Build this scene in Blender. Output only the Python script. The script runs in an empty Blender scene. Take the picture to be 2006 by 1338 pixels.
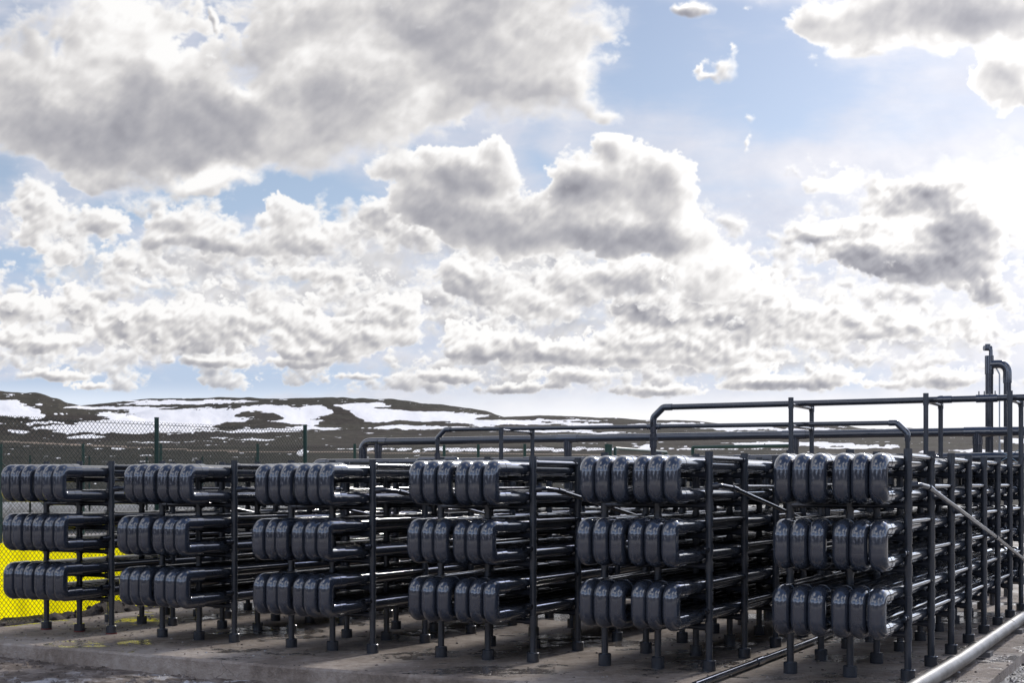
import bpy, bmesh, math, random
from mathutils import Vector, Matrix, noise as mnoise
R = math.radians
random.seed(7)
scene = bpy.context.scene
C = scene.collection

# ---------------------------------------------------------------- camera
F_PX, HORIZON, EYE, TH = 2660.9, 945.7, 1.569, 0.4845
W_PX, H_PX = 2006.0, 1338.0
cam_d = bpy.data.cameras.new('camera')
cam = bpy.data.objects.new('camera', cam_d); C.objects.link(cam)
cam.location = (0, 0, EYE); cam.rotation_euler = (R(90), 0, 0)
cam_d.sensor_fit = 'HORIZONTAL'; cam_d.sensor_width = 36.0
cam_d.lens = 36.0 * F_PX / W_PX
cam_d.shift_y = (HORIZON - H_PX / 2) / W_PX
cam_d.clip_start = 0.1; cam_d.clip_end = 20000
scene.camera = cam
scene.render.resolution_x, scene.render.resolution_y = 1024, 684
scene.view_settings.view_transform = 'Standard'
scene.view_settings.look = 'None'
scene.view_settings.exposure = 0.0
scene.view_settings.gamma = 1.0
scene.cycles.max_bounces = 6
scene.cycles.diffuse_bounces = 3
scene.cycles.glossy_bounces = 3
scene.cycles.use_denoising = True
scene.cycles.sample_clamp_indirect = 6.0

# ---------------------------------------------------------------- node helper
class NT:
    """short-hand for wiring nodes"""
    def __init__(s, tree): s.t = tree
    def n(s, kind, **kw):
        nd = s.t.nodes.new(kind)
        for k, v in kw.items(): setattr(nd, k, v)
        return nd
    def put(s, sock, v):
        if v is None: return
        if isinstance(v, bpy.types.NodeSocket): s.t.links.new(v, sock)
        else: sock.default_value = v
    def m(s, op, a, b=None, c=None, clamp=False):
        nd = s.n('ShaderNodeMath', operation=op, use_clamp=clamp)
        s.put(nd.inputs[0], a); s.put(nd.inputs[1], b); s.put(nd.inputs[2], c)
        return nd.outputs[0]
    def v(s, op, a, b=None, c=None):
        nd = s.n('ShaderNodeVectorMath', operation=op)
        s.put(nd.inputs[0], a)
        if op == 'SCALE': s.put(nd.inputs[3], b)
        else:
            s.put(nd.inputs[1], b); s.put(nd.inputs[2], c)
        return nd.outputs['Value'] if op in ('LENGTH', 'DOT_PRODUCT') else nd.outputs[0]
    def xyz(s, x, y, z=0.0):
        nd = s.n('ShaderNodeCombineXYZ')
        for i, q in enumerate((x, y, z)): s.put(nd.inputs[i], q)
        return nd.outputs[0]
    def sep(s, vec):
        nd = s.n('ShaderNodeSeparateXYZ'); s.put(nd.inputs[0], vec); return nd.outputs
    def mix(s, f, a, b, blend='MIX'):
        nd = s.n('ShaderNodeMix', data_type='RGBA', blend_type=blend)
        s.put(nd.inputs['Factor'], f) if False else s.put(nd.inputs[0], f)
        s.put(nd.inputs[6], a); s.put(nd.inputs[7], b)
        return nd.outputs[2]
    def noise(s, vec, scale, detail=4.0, rough=0.5, lac=2.0, dist=0.0, dim='3D', col=False, kind='FBM'):
        nd = s.n('ShaderNodeTexNoise', noise_dimensions=dim)
        try: nd.noise_type = kind
        except Exception: pass
        s.put(nd.inputs['Vector'], vec); nd.inputs['Scale'].default_value = scale
        nd.inputs['Detail'].default_value = detail; nd.inputs['Roughness'].default_value = rough
        nd.inputs['Lacunarity'].default_value = lac; nd.inputs['Distortion'].default_value = dist
        return nd.outputs['Color' if col else 'Fac']
    def step(s, x, lo, hi, a=0.0, b=1.0, smooth=True):
        nd = s.n('ShaderNodeMapRange', interpolation_type='SMOOTHSTEP' if smooth else 'LINEAR')
        for i, q in enumerate((x, lo, hi, a, b)): s.put(nd.inputs[i], q)
        return nd.outputs[0]
    def ramp(s, f, stops):
        nd = s.n('ShaderNodeValToRGB'); s.put(nd.inputs[0], f)
        el = nd.color_ramp.elements
        while len(el) < len(stops): el.new(0.5)
        for e, (p, c) in zip(el, stops):
            e.position = p; e.color = tuple(c) + (1,) if len(c) == 3 else c
        return nd.outputs[0]

def srgb(r, g, b):
    return tuple(((c / 255.0) / 12.92 if c / 255.0 <= 0.04045 else ((c / 255.0 + 0.055) / 1.055) ** 2.4) for c in (r, g, b))

# ---------------------------------------------------------------- sky and sun
SUN_AZ, SUN_EL = R(32), R(33)          # azimuth clockwise from the view axis (+Y)
def ang(x, y):
    a = math.atan((x - W_PX / 2) / F_PX)
    return a, math.atan((HORIZON - y) * math.cos(a) / F_PX)
PX = 1.0 / F_PX
import numpy as np
# ---- cloud cover, computed (no file is read)
def make_clouds(step=0.028, F_PX=2660.9, HORIZON=945.7, CX=1003.0):
    A0, A1, E0, E1 = -29.0, 29.0, -1.0, 24.0
    na, ne = int((A1 - A0) / step), int((E1 - E0) / step)
    az = np.radians(A0 + (np.arange(na) + .5) * step)[None, :] * np.ones((ne, 1))
    el = np.radians(E0 + (np.arange(ne) + .5) * step)[:, None] * np.ones((1, na))
    X = CX + F_PX * np.tan(az); Y = HORIZON - F_PX * np.tan(el) / np.cos(az)
    X = X.astype(np.float32); Y = Y.astype(np.float32); el = el.astype(np.float32)
    def perlin(x, y, seed):
        rs = np.random.RandomState(seed)
        perm = rs.permutation(1024); th = rs.rand(1024) * 6.2832
        gx, gy = np.cos(th).astype(np.float32), np.sin(th).astype(np.float32)
        xi = np.floor(x).astype(np.int64); yi = np.floor(y).astype(np.int64)
        xf = x - xi; yf = y - yi
        u = xf * xf * xf * (xf * (xf * 6 - 15) + 10); v = yf * yf * yf * (yf * (yf * 6 - 15) + 10)
        def g(ix, iy, dx, dy):
            h = perm[(perm[ix & 1023] + iy) & 1023]
            return gx[h] * dx + gy[h] * dy
        a = g(xi, yi, xf, yf); b = g(xi + 1, yi, xf - 1, yf)
        c = g(xi, yi + 1, xf, yf - 1); d = g(xi + 1, yi + 1, xf - 1, yf - 1)
        return ((a + u * (b - a)) * (1 - v) + (c + u * (d - c)) * v) * 1.4
    def fbm(x, y, seed, n=6, r=.5, bil=False):
        s = 0; a = 1.0; t = 0; c, q = math.cos(.7) * 2.03, math.sin(.7) * 2.03
        for i in range(n):
            p = perlin(x, y, seed + i)
            s = s + a * ((np.abs(p) * 2.2 - .55) if bil else p); t += a
            a *= r; x, y = c * x - q * y + 3.7, q * x + c * y + 1.3
        return s / t
    def smooth(x, a, b):
        t = np.clip((x - a) / (b - a), 0, 1); return t * t * (3 - 2 * t)
    # feature size shrinks towards the horizon
    k = (np.maximum(el, 0) + .075) / .40
    lk = np.clip(-np.log2(k) / 1.15, 0, 1.999)
    def multi(fx, fy, seed, n, r, bil=False, sq=1.15):
        out = 0
        for j in range(3):
            sc = 260.0 / (2.2 ** j)
            wgt = np.clip(1 - np.abs(lk - j), 0, 1)
            out = out + wgt * fbm(X / sc * fx + 5 * j, Y / sc * fy * sq + 9 * j, seed + 7 * j, n, r, bil) * (1 + .25 * (1 - np.abs(2 * wgt - 1)))
        return out
    def blobs(tab, WX, WY, p=3.0, base=0.0):
        acc = np.zeros_like(X)
        for (bx, by, rx, ry, w) in tab:
            r = np.sqrt(((WX - bx) / rx) ** 2 + ((WY - by) / ry) ** 2)
            acc += np.maximum(w * (1.45 - r), 0) ** p
        return acc ** (1 / p)
    pxs = F_PX * math.radians(step)          # photo pixels per map pixel
    def shift(a, dx, dy):                    # value at (x+dx, y+dy) in map pixels, up is +y
        ix, iy = int(round(dx)), int(round(dy))
        b = a
        if ix > 0: b = np.concatenate([b[:, ix:], np.repeat(b[:, -1:], ix, 1)], 1)
        if ix < 0: b = np.concatenate([np.repeat(b[:, :1], -ix, 1), b[:, :ix]], 1)
        if iy > 0: b = np.concatenate([b[iy:], np.repeat(b[-1:], iy, 0)], 0)
        if iy < 0: b = np.concatenate([np.repeat(b[:1], -iy, 0), b[:iy]], 0)
        return b
    wx = multi(.8, .8, 11, 5, .55); wy = multi(.8, .8, 131, 5, .55)
    bil = multi(2.2, 2.4, 251, 7, .50, True)
    bil2 = multi(6.0, 6.5, 371, 4, .6, True)
    soft = multi(1.3, 1.7, 491, 7, .55)
    wisp = multi(.8, 2.4, 611, 6, .6)
    col = np.zeros(X.shape + (3,), np.float32); alpha = np.zeros_like(X)
    tone_all = []
    def put(a, c):
        nonlocal col, alpha
        col = col * (1 - a)[..., None] + c * a[..., None]; alpha = alpha * (1 - a) + a
    W = np.array([1.0, 1.0, 1.0], np.float32)
    ramp_x = np.array([0, .15, .4, .7, 1.0, 1.4])
    ramp_c = np.array([[252, 251, 250], [240, 238, 237], [214, 212, 212], [187, 186, 190], [167, 167, 174], [143, 143, 152]]) / 255.0
    def lin(c): return np.where(c <= .04045, c / 12.92, ((c + .055) / 1.055) ** 2.4)
    sunward = smooth(X, 1000, 2100)
    sh1 = lambda a, q: a[:, ::-1] if int(q) % 2 else a
    def layer(tab, shades, warp=60, thr=.30, edge=.10, nb=.30, ns_=.15, reach=16, dens=.10, thick=.55, lift=0.0, opac=1.0, rel=.9, auto=None, q=0, sd=(.55, .83)):
        Wx, Wy, B, B2, S = (sh1(a, q) for a in (wx, wy, bil, bil2, soft))
        WX = X + Wx * warp * k * 2.2 + B * 14 * k; WY = Y + Wy * warp * k * 1.8 + B2 * 10 * k
        f = blobs(tab, WX, WY) if tab else np.zeros_like(X)
        if auto:
            y0, y1, lvl, amp = auto
            reg = smooth(Y, y0 - 60, y0 + 40) * (1 - smooth(Y, y1 - 20, y1 + 20))
            f = np.maximum(f, reg * np.clip(lvl + amp * (.8 * S + .35 * sh1(wx if q < 3 else wy, q + 1)), 0, 1.1))
        f = np.minimum(f, 1.15)
        h = f + nb * B + ns_ * S + .11 * B2 * (nb / .3) - thr
        hp = np.clip(h, 0, 1.2)
        tau = np.zeros_like(h); R_ = reach * .035 / step
        for i in range(1, 9):
            t_ = R_ * i / 8.0 * (i / 8.0) ** .5
            tau += shift(hp, sd[0] * t_, sd[1] * t_) * (1.0 / 8)
        hf = hp + .05 * B2
        tau2 = np.zeros_like(h)
        for i in (1, 2, 3): tau2 += (shift(hf, 1.2 * i, 1.8 * i) - shift(hf, -1.2 * i, -1.8 * i)) / 3
        q3 = 1.0 if reach > 13 else .55
        tau3 = sum(shift(hp, 5 * e * q3, 8 * e * q3) - shift(hp, -5 * e * q3, -8 * e * q3) for e in (.6, 1.0, 1.4)) / 3
        pos = [(x, y, a, b, w) for x, y, a, b, w in shades if w > 0]; neg = [(x, y, a, b, -w) for x, y, a, b, w in shades if w < 0]
        G = blobs(pos, WX, WY, 1.0) if pos else 0
        Lt = blobs(neg, WX, WY, 1.0) if neg else 0
        d = thick * hp + dens * tau * 6 + tau2 * rel * .50 + tau3 * rel * .42 + .5 * G - .5 * Lt - lift - .08 * sunward + S * .10
        edgek = smooth(hp, 0, .26)
        ss = np.clip(tau2 * 3.0 + .12, 0, 1)
        d = d * (edgek * (1 - .45 * ss) + .45 * ss)
        c = np.stack([np.interp(d, ramp_x, ramp_c[:, j]) for j in range(3)], -1)
        a = smooth(h, 0, edge * (1.3 + 1.6 * np.clip(S * 2.4 + .1, -.35, 1))) * opac
        put(a, lin(c).astype(np.float32))
    return_layers = layer
    # veil of thin high cloud, with the clear gaps
    WX = X + wx * 130 * k; WY = Y + wy * 90 * k
    gap = blobs(GAPS, WX, WY, 1.0)
    v = .74 + .60 * wisp + .30 * smooth(X, 1200, 2000) * smooth(Y, 150, 420) - .60 * gap
    v = smooth(v, 0.0, 1.0) * .95
    vt = np.clip(.5 + soft * .9 + .35 * sunward, 0, 1)[..., None]
    put(v, lin((np.array([196, 202, 219]) * (1 - vt) + np.array([229, 229, 236]) * vt) / 255.0).astype(np.float32))
    hz = smooth(Y, 740, 830) * (.15 + .85 * smooth(X, 500, 1200))
    put(np.clip(hz, 0, 1), lin(np.array([252, 252, 255]) / 255.0).astype(np.float32))
    for name in LAYERS: layer(**name)
    return az, el, X, Y, col, alpha
GAPS = [(1300,70,150,110,.8),(1480,170,170,90,.8),(1540,60,90,90,.7),(1700,210,220,50,.55),(1450,250,120,70,.35),(1250,150,80,90,.5),
    (300,395,160,34,.9),(470,390,130,40,.8),(640,370,130,50,1.0),(570,340,90,26,.8),(665,420,60,40,.7),(480,455,60,30,.3),(10,350,50,60,.6),(40,520,110,34,.7),(150,510,160,40,.6),(230,480,60,50,.6),
    (1055,320,36,60,.6),(820,310,30,24,.5),(330,745,330,24,.8),(600,740,260,26,.55),(60,775,260,26,.9),(330,770,330,18,.8),(630,560,120,16,.4),(330,560,100,16,.4),
    (1590,735,150,34,.7),(1880,745,80,26,.5),(1350,10,260,30,.5),(40,20,70,40,.5),(420,30,50,60,.3)]
LAYERS = [
  dict(tab=[ # soft pale heaps that fill the space between
    (400,520,330,90,.8),(120,470,140,120,.7),(700,520,200,100,.8),(850,470,140,60,.7),(1050,520,200,110,.9),(560,590,300,70,.7),(1000,620,260,80,.9),(1300,560,260,130,.8),(1500,640,260,110,.9),(1750,640,260,90,.9),(1100,720,600,50,.8),(300,650,400,90,.9),(1600,480,140,60,.4),(1900,330,160,60,.8),(1990,420,120,120,.9)],
    shades=[(1900,330,160,60,-.6),(1990,430,90,140,-.7)],
    warp=70, thr=.40, edge=.50, nb=.30, ns_=.35, reach=14, dens=.05, thick=.20, lift=-.16, opac=.85),
  dict(tab=[], shades=[(900,740,600,30,.3)], auto=(400, 770, .44, 1.8), q=1, warp=40, thr=.36, edge=.20, nb=.45, ns_=.1, reach=8, dens=.07, thick=.22, lift=.02, opac=.9, rel=.8),
  dict(tab=[ # lowest heaps, close to the hills
    (110,738,100,12,.9),(180,756,50,8,.8),(420,712,110,16,.8),(590,712,90,16,.8),(700,742,80,10,.7),(880,735,90,18,.9),(1010,760,110,12,.8),(1130,738,90,20,.9),(1290,765,120,14,.8),(1500,752,110,20,.9),(1620,738,66,26,1),(1450,725,80,24,.9),(1850,742,86,24,.9),(1740,755,60,12,.7),(1940,720,50,20,.6),(640,700,120,18,.8)],
    shades=[(860,752,200,10,.5),(1100,762,240,10,.6),(1560,758,100,10,.6),(1860,752,80,8,.6),(500,722,160,10,.3)],
    warp=26, thr=.38, edge=.20, nb=.50, ns_=.2, reach=6, dens=.07, thick=.22, lift=.04, rel=1.0, q=2),
  dict(tab=[ # low bank over the horizon
    (40,600,70,38,1),(150,590,80,42,1),(320,630,110,50,1),(240,640,90,40,.9),(430,640,120,50,1),(520,610,60,40,.8),(590,640,80,50,1),(90,680,90,34,.9),(20,660,60,40,.8),
    (700,660,110,46,1),(780,610,62,50,1),(620,690,130,24,.8),(350,690,150,24,.7),
    (960,680,120,34,1),(1100,690,140,40,1),(900,650,60,30,.6),(1250,680,130,50,1),(1380,600,120,60,1),(1300,610,110,50,1),(1480,590,90,70,1),(1400,690,130,40,1),(1560,640,120,60,1),
    (1680,620,120,40,.9),(1780,640,110,36,.8),(1900,640,120,40,.6),(1720,690,60,20,.5),(-200,640,150,60,1),(2300,640,250,60,1)],
    shades=[(1000,700,180,16,.5),(700,612,45,28,.7),(1255,610,50,30,.8),(1440,640,50,26,.8),(1600,575,30,20,.7),(1330,680,90,14,.5),(1550,700,90,14,.5),(120,650,60,20,.3),(330,690,160,18,.4),(480,690,100,14,.3),(1700,650,80,14,.4)],
    warp=45, thr=.42, edge=.17, nb=.48, ns_=.22, reach=9, dens=.08, thick=.20, lift=.10, rel=1.1),
  dict(tab=[], shades=[], auto=(370, 650, .36, 1.7), q=4, warp=50, thr=.38, edge=.22, nb=.45, ns_=.1, reach=10, dens=.07, thick=.22, lift=.04, opac=.9, rel=.8),
  dict(tab=[ # middle clusters
    (80,400,75,62,.9),(60,460,60,40,.7),(120,490,70,30,.7),(215,420,60,42,.9),(250,500,60,30,.6),(350,420,60,34,1),(420,460,90,40,.9),(330,470,80,40,.8),
    (560,425,62,40,1),(600,470,80,36,.9),(520,480,90,40,.7),(735,430,48,42,1),(790,470,70,40,.9),(640,540,130,34,.7),(920,540,85,52,1),(980,580,80,36,.8),(1060,600,80,40,.8),(280,545,80,24,.6),(420,560,100,24,.5),
    (1240,540,140,60,.9),(1130,560,120,50,.8)],
    shades=[(940,560,60,30,.45),(420,480,120,20,.45),(640,500,120,20,.4),(1250,560,90,30,.6),(200,450,60,30,.2)],
    warp=55, thr=.40, edge=.20, nb=.46, ns_=.24, reach=12, dens=.07, thick=.20, lift=.05, opac=.97, rel=1.0),
  dict(tab=[ # towers left and centre
    (900,340,110,46,1),(965,300,52,26,.9),(830,390,90,60,.9),(900,420,130,60,.9),(1010,440,130,70,.9),(780,330,60,40,.6),(850,300,60,20,.6),
    (1215,285,40,34,1),(1140,350,80,55,1),(1250,350,90,60,1),(1310,380,62,70,1),(1190,440,160,60,1),(1330,470,70,60,.9),(1390,540,90,60,.9),(1090,420,80,60,.8)],
    shades=[(1130,370,60,36,.9),(1230,465,130,30,1.0),(1290,350,30,36,.5),(880,350,90,28,.7),(1000,420,90,50,.6),(850,420,90,40,.5),(1385,540,60,40,-.5),(1345,470,26,60,-.5)],
    warp=44, thr=.36, edge=.11, nb=.42, ns_=.20, reach=18, dens=.085, thick=.24, lift=.03, rel=.75),
  dict(tab=[ # right: dark cloud before the glare
    (1590,450,60,22,.9),(1690,490,110,36,1),(1800,510,120,50,1),(1700,440,90,30,1),(1790,450,80,44,1),(1840,370,100,46,1),(1760,390,80,50,.9),(1890,430,80,70,1),(1890,500,80,60,1),(1940,570,60,26,.9),(1650,345,44,36,.6),(1720,350,50,30,.5),(1600,360,50,26,.35)],
    shades=[(1730,525,150,26,1.2),(1600,470,60,10,.8),(1830,365,60,32,.9),(1880,470,80,60,.9),(1925,560,60,24,.9),(1640,445,60,16,-.9),(1770,455,60,18,-1.0),(1650,345,40,40,-.9),(1800,420,50,20,-.4)],
    warp=36, thr=.34, edge=.18, nb=.46, ns_=.22, reach=12, dens=.08, thick=.30, lift=.08, rel=1.1, q=5),
  dict(tab=[ # great grey mass upper left
    (160,250,300,75,1),(60,160,160,120,.9),(330,290,160,50,.9),(260,170,200,110,.9),(440,250,170,90,.9),(560,160,160,120,.85),(640,230,160,80,.9),(760,160,180,140,.95),(720,280,90,34,.6),(900,80,220,140,1),(960,190,180,80,.9),
    (1060,120,130,120,1),(1110,170,90,60,.9),(1205,200,70,36,.6),(400,350,95,26,.8),(210,320,160,30,.7),(240,50,110,60,.9),(350,20,80,40,.7),(180,90,90,50,.8),(620,20,160,90,.8),(480,60,120,60,.6),(60,40,120,40,.5),(850,-60,300,100,1),(-150,200,200,150,1)],
    shades=[(250,250,200,60,.6),(120,200,150,50,.3),(620,190,120,70,.35),(950,60,150,80,.45),(380,230,90,60,.2),(520,220,60,40,-.35),(700,130,60,40,-.35),(860,190,70,30,-.35),(150,150,60,30,-.3),(960,190,100,30,.3),(430,270,90,40,.3),(1110,120,60,70,-.3),(420,345,80,22,-.7),(230,70,90,50,-.6),(300,150,30,50,-.35),(1080,240,90,24,-.4),(790,140,80,60,-.3),(450,175,30,30,-.5),(570,130,40,40,-.3),(60,330,120,26,-.3),(700,60,60,30,-.3),(60,60,100,60,.3),(470,80,80,60,.35)],
    warp=85, thr=.34, edge=.26, nb=.42, ns_=.42, reach=30, dens=.075, thick=.24, lift=.01, rel=.55),
  dict(tab=[ # upper right mass and the loose puffs
    (1760,40,190,70,1),(1900,10,200,90,1),(1620,50,70,50,.9),(1700,100,110,30,.8),(1950,150,70,60,.9),(1990,200,60,40,.8),(2150,100,150,120,1),(1850,-60,300,80,1)],
    shades=[(1760,40,170,50,.5),(1930,50,100,50,.6),(1960,190,50,40,.4),(1700,110,150,16,-.5)],
    warp=46, thr=.38, edge=.16, nb=.44, ns_=.26, reach=18, dens=.07, thick=.20, lift=.0, rel=.5),
  dict(tab=[ # small ragged scraps
    (1425,122,30,30,1),(1392,148,40,16,.9),(1450,100,20,30,.7),(1375,10,66,34,.9),(1442,232,26,18,.7),(1449,290,14,30,.55),(1550,350,50,24,.6),(1600,330,30,30,.5),(430,20,20,40,.6),(395,40,30,30,.5)],
    shades=[(1375,20,50,20,.3)],
    warp=55, thr=.50, edge=.34, nb=.85, ns_=.6, reach=6, dens=.05, thick=.16, lift=.06, rel=1.0, q=2),
]

def build_world():
    w = bpy.data.worlds.new('World'); scene.world = w; w.use_nodes = True
    t = w.node_tree; t.nodes.clear(); g = NT(t)
    az_, el_, X_, Y_, col, alpha = make_clouds()
    ne, na = alpha.shape
    img = bpy.data.images.new('cloud_cover', na, ne, alpha=True, float_buffer=True)
    img.colorspace_settings.name = 'Non-Color'; img.alpha_mode = 'CHANNEL_PACKED'
    px = np.concatenate([col, alpha[..., None]], -1).astype(np.float32)
    img.pixels.foreach_set(px.ravel()); img.update()
    d = g.v('NORMALIZE', g.n('ShaderNodeTexCoord').outputs['Generated'])
    x, y, z = g.sep(d)
    az = g.m('ARCTAN2', x, y); el = g.m('ARCSINE', z)
    u = g.m('MULTIPLY_ADD', az, 1 / R(58), .5); v = g.m('MULTIPLY_ADD', el, 1 / R(25), 1.0 / 25)
    tx = g.n('ShaderNodeTexImage', interpolation='Cubic', extension='EXTEND'); tx.image = img
    g.put(tx.inputs[0], g.xyz(u, v, 0))
    eu = g.m('MINIMUM', g.step(u, 0.0, .13), g.step(u, 1.0, .87)); win = g.m('MULTIPLY', eu, g.step(v, 1.0, .84))
    sd = (math.sin(SUN_AZ) * math.cos(R(22)), math.cos(SUN_AZ) * math.cos(R(22)), math.sin(R(22)))
    glow = g.m('POWER', g.m('MAXIMUM', g.v('DOT_PRODUCT', d, sd), 0.0), 14.0)
    sky = g.n('ShaderNodeTexSky', sky_type='NISHITA'); sky.sun_disc = False
    sky.sun_elevation = SUN_EL; sky.sun_rotation = SUN_AZ
    sky.air_density = 1.0; sky.dust_density = .5; sky.ozone_density = 2.0; sky.altitude = 1000
    clear = g.v('MULTIPLY', sky.outputs[0], SKY_TINT)
    clear = g.mix(g.step(el, .28, .06, 0.0, .75), clear, (4.3, 5.5, 8.0, 1))
    clear = g.mix(g.step(el, .074, .052, 0.0, .85), clear, (8.2, 9.0, 10.2, 1))
    # clouds over the rest of the sky
    k = g.m('ADD', g.m('MAXIMUM', z, 0.0), .12)
    P = g.v('DIVIDE', d, g.xyz(k, k, k))
    n = g.noise(P, 1.5, 8, .58); n2 = g.noise(g.v('ADD', P, (.03, .05, .0)), 1.5, 5, .58)
    a2 = g.step(g.m('ADD', n, g.step(y, -.2, .5, 0.0, .09)), .48, .60)
    sh = g.m('MULTIPLY_ADD', g.m('SUBTRACT', n, n2), 2.5, .35)
    c2 = g.ramp(g.m('ADD', sh, g.m('MULTIPLY', g.m('SUBTRACT', n, .5), 1.5)), [(0.0, srgb(250, 250, 250)), (.5, srgb(215, 214, 216)), (1.0, srgb(160, 160, 168))])
    front = g.step(g.m('MULTIPLY', y, -1.0), -.5, .4, 10.0, 24.0)   # clouds facing the sun, opposite it
    r2 = g.mix(a2, g.v('MULTIPLY', clear, (1.5, 1.65, 2.0)), g.v('SCALE', c2, front))
    r1 = g.v('ADD', g.v('SCALE', clear, g.m('SUBTRACT', 1.0, tx.outputs['Alpha'])), g.v('SCALE', tx.outputs['Color'], 10.2))
    c = g.mix(win, r2, r1)
    c = g.v('SCALE', c, g.m('MULTIPLY_ADD', g.m('MULTIPLY', glow, g.m('SUBTRACT', 1.0, g.m('MULTIPLY', win, .85))), 2.2, 1.0))
    c = g.mix(g.step(z, -.002, -.03), c, (1.2, 1.1, 1.0, 1))
    bg = g.n('ShaderNodeBackground'); g.put(bg.inputs[0], c); bg.inputs[1].default_value = 0.1
    out = g.n('ShaderNodeOutputWorld'); t.links.new(bg.outputs[0], out.inputs[0])
    w.cycles.sampling_method = 'MANUAL'; w.cycles.sample_map_resolution = 512
SKY_TINT = (1.30, 1.10, .96)
build_world()

sun_d = bpy.data.lights.new('sun', 'SUN'); sun_d.energy = 2.3; sun_d.angle = R(6.0); sun_d.color = (1.0, .95, .88)
sun = bpy.data.objects.new('sun', sun_d); C.objects.link(sun)
sd_ = Vector((math.sin(SUN_AZ) * math.cos(SUN_EL), math.cos(SUN_AZ) * math.cos(SUN_EL), math.sin(SUN_EL)))
sun.rotation_euler = (-sd_).to_track_quat('-Z', 'Y').to_euler()
# ---------------------------------------------------------------- mesh helpers
SN, CS = math.sin(TH), math.cos(TH)
def world(u, v, z=0.0):
    """plant axes (u along the fronts of the racks, v along the pipes) to world"""
    return Vector((u * CS + v * SN, -u * SN + v * CS, z))
def ray(x, v):
    """plant coordinate u at bearing x (survey pixel) on the line v = const"""
    m = (x - W_PX / 2) / F_PX
    return v * (m * CS - SN) / (CS + m * SN)

class MB:
    """collects shapes and links them as ONE mesh"""
    def __init__(s): s.v, s.f, s.flat = [], [], []
    def add(s, vs, fs, flat=False):
        o = len(s.v); s.v += [tuple(p) for p in vs]
        s.f += [tuple(i + o for i in q) for q in fs]; s.flat += [flat] * len(fs)
    def tube(s, pts, r, seg=16, cap=True, bulge=0.0):
        pts = [Vector(p) for p in pts]; n = len(pts)
        rs = r if isinstance(r, (list, tuple)) else [r] * n
        tg = []
        for i in range(n):
            a = pts[max(i - 1, 0)]; b = pts[min(i + 1, n - 1)]
            t0 = (pts[i] - a).normalized() if i else None
            t1 = (b - pts[i]).normalized() if i < n - 1 else None
            t = (t0 + t1).normalized() if t0 and t1 else (t0 or t1)
            tg.append(t)
        ref = Vector((0, 0, 1)) if abs(tg[0].z) < .9 else Vector((1, 0, 0))
        nrm = (ref - tg[0] * ref.dot(tg[0])).normalized()
        vs, fs = [], []
        for i in range(n):
            nrm = (nrm - tg[i] * nrm.dot(tg[i])).normalized(); bn = tg[i].cross(nrm)
            for j in range(seg):
                a = 2 * math.pi * j / seg
                vs.append(pts[i] + (nrm * math.cos(a) + bn * math.sin(a)) * rs[i])
        for i in range(n - 1):
            for j in range(seg):
                k = (j + 1) % seg
                fs.append((i * seg + j, i * seg + k, (i + 1) * seg + k, (i + 1) * seg + j))
        if cap:
            fs.append(tuple(range(seg))[::-1]); fs.append(tuple((n - 1) * seg + j for j in range(seg)))
        s.add(vs, fs)
    def pipe_open(s, a, b, r, wall=.004, seg=16):
        """short open-ended pipe from a (closed on something) to b (open mouth)"""
        a, b = Vector(a), Vector(b); d = (b - a)
        s.tube([a, b], r, seg, cap=False); s.tube([b, a + d * .15], r - wall, seg, cap=False)
        # rim and bottom
        t = d.normalized(); ref = Vector((0, 0, 1)) if abs(t.z) < .9 else Vector((1, 0, 0))
        n = (ref - t * ref.dot(t)).normalized(); m = t.cross(n)
        ring = lambda c, q: [c + (n * math.cos(2 * math.pi * j / seg) + m * math.sin(2 * math.pi * j / seg)) * q for j in range(seg)]
        s.add(ring(b, r) + ring(b, r - wall), [(j, (j + 1) % seg, seg + (j + 1) % seg, seg + j) for j in range(seg)])
        s.add(ring(a + d * .15, r - wall), [tuple(range(seg))])
    def box(s, lo, hi, M=None):
        x0, y0, z0 = lo; x1, y1, z1 = hi
        vs = [Vector(p) for p in ((x0, y0, z0), (x1, y0, z0), (x1, y1, z0), (x0, y1, z0), (x0, y0, z1), (x1, y0, z1), (x1, y1, z1), (x0, y1, z1))]
        if M: vs = [M @ p for p in vs]
        s.add(vs, [(0, 3, 2, 1), (4, 5, 6, 7), (0, 1, 5, 4), (1, 2, 6, 5), (2, 3, 7, 6), (3, 0, 4, 7)])
    def mesh(s, name, mat, angle=40):
        me = bpy.data.meshes.new(name); me.from_pydata(s.v, [], s.f); me.update()
        me.polygons.foreach_set('use_smooth', [True] * len(me.polygons))
        me.set_sharp_from_angle(angle=R(angle))
        if mat: me.materials.append(mat)
        return me

def fillet(pts, rad, n=6):
    """polyline with its corners rounded"""
    pts = [Vector(p) for p in pts]; out = [pts[0]]
    for i in range(1, len(pts) - 1):
        a, b, c = pts[i - 1], pts[i], pts[i + 1]
        d0, d1 = (a - b).normalized(), (c - b).normalized()
        th = d0.angle(d1); k = rad / math.tan(th / 2)
        k = min(k, (a - b).length * .49, (c - b).length * .49); rr = k * math.tan(th / 2)
        cen = b + (d0 + d1).normalized() * (rr / math.sin(th / 2))
        p0, p1 = b + d0 * k - cen, b + d1 * k - cen
        tot = p0.angle(p1); ax = p0.cross(p1).normalized()
        for j in range(n + 1):
            out.append(cen + Matrix.Rotation(tot * j / n, 3, ax) @ p0)
    out.append(pts[-1]); return out

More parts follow.
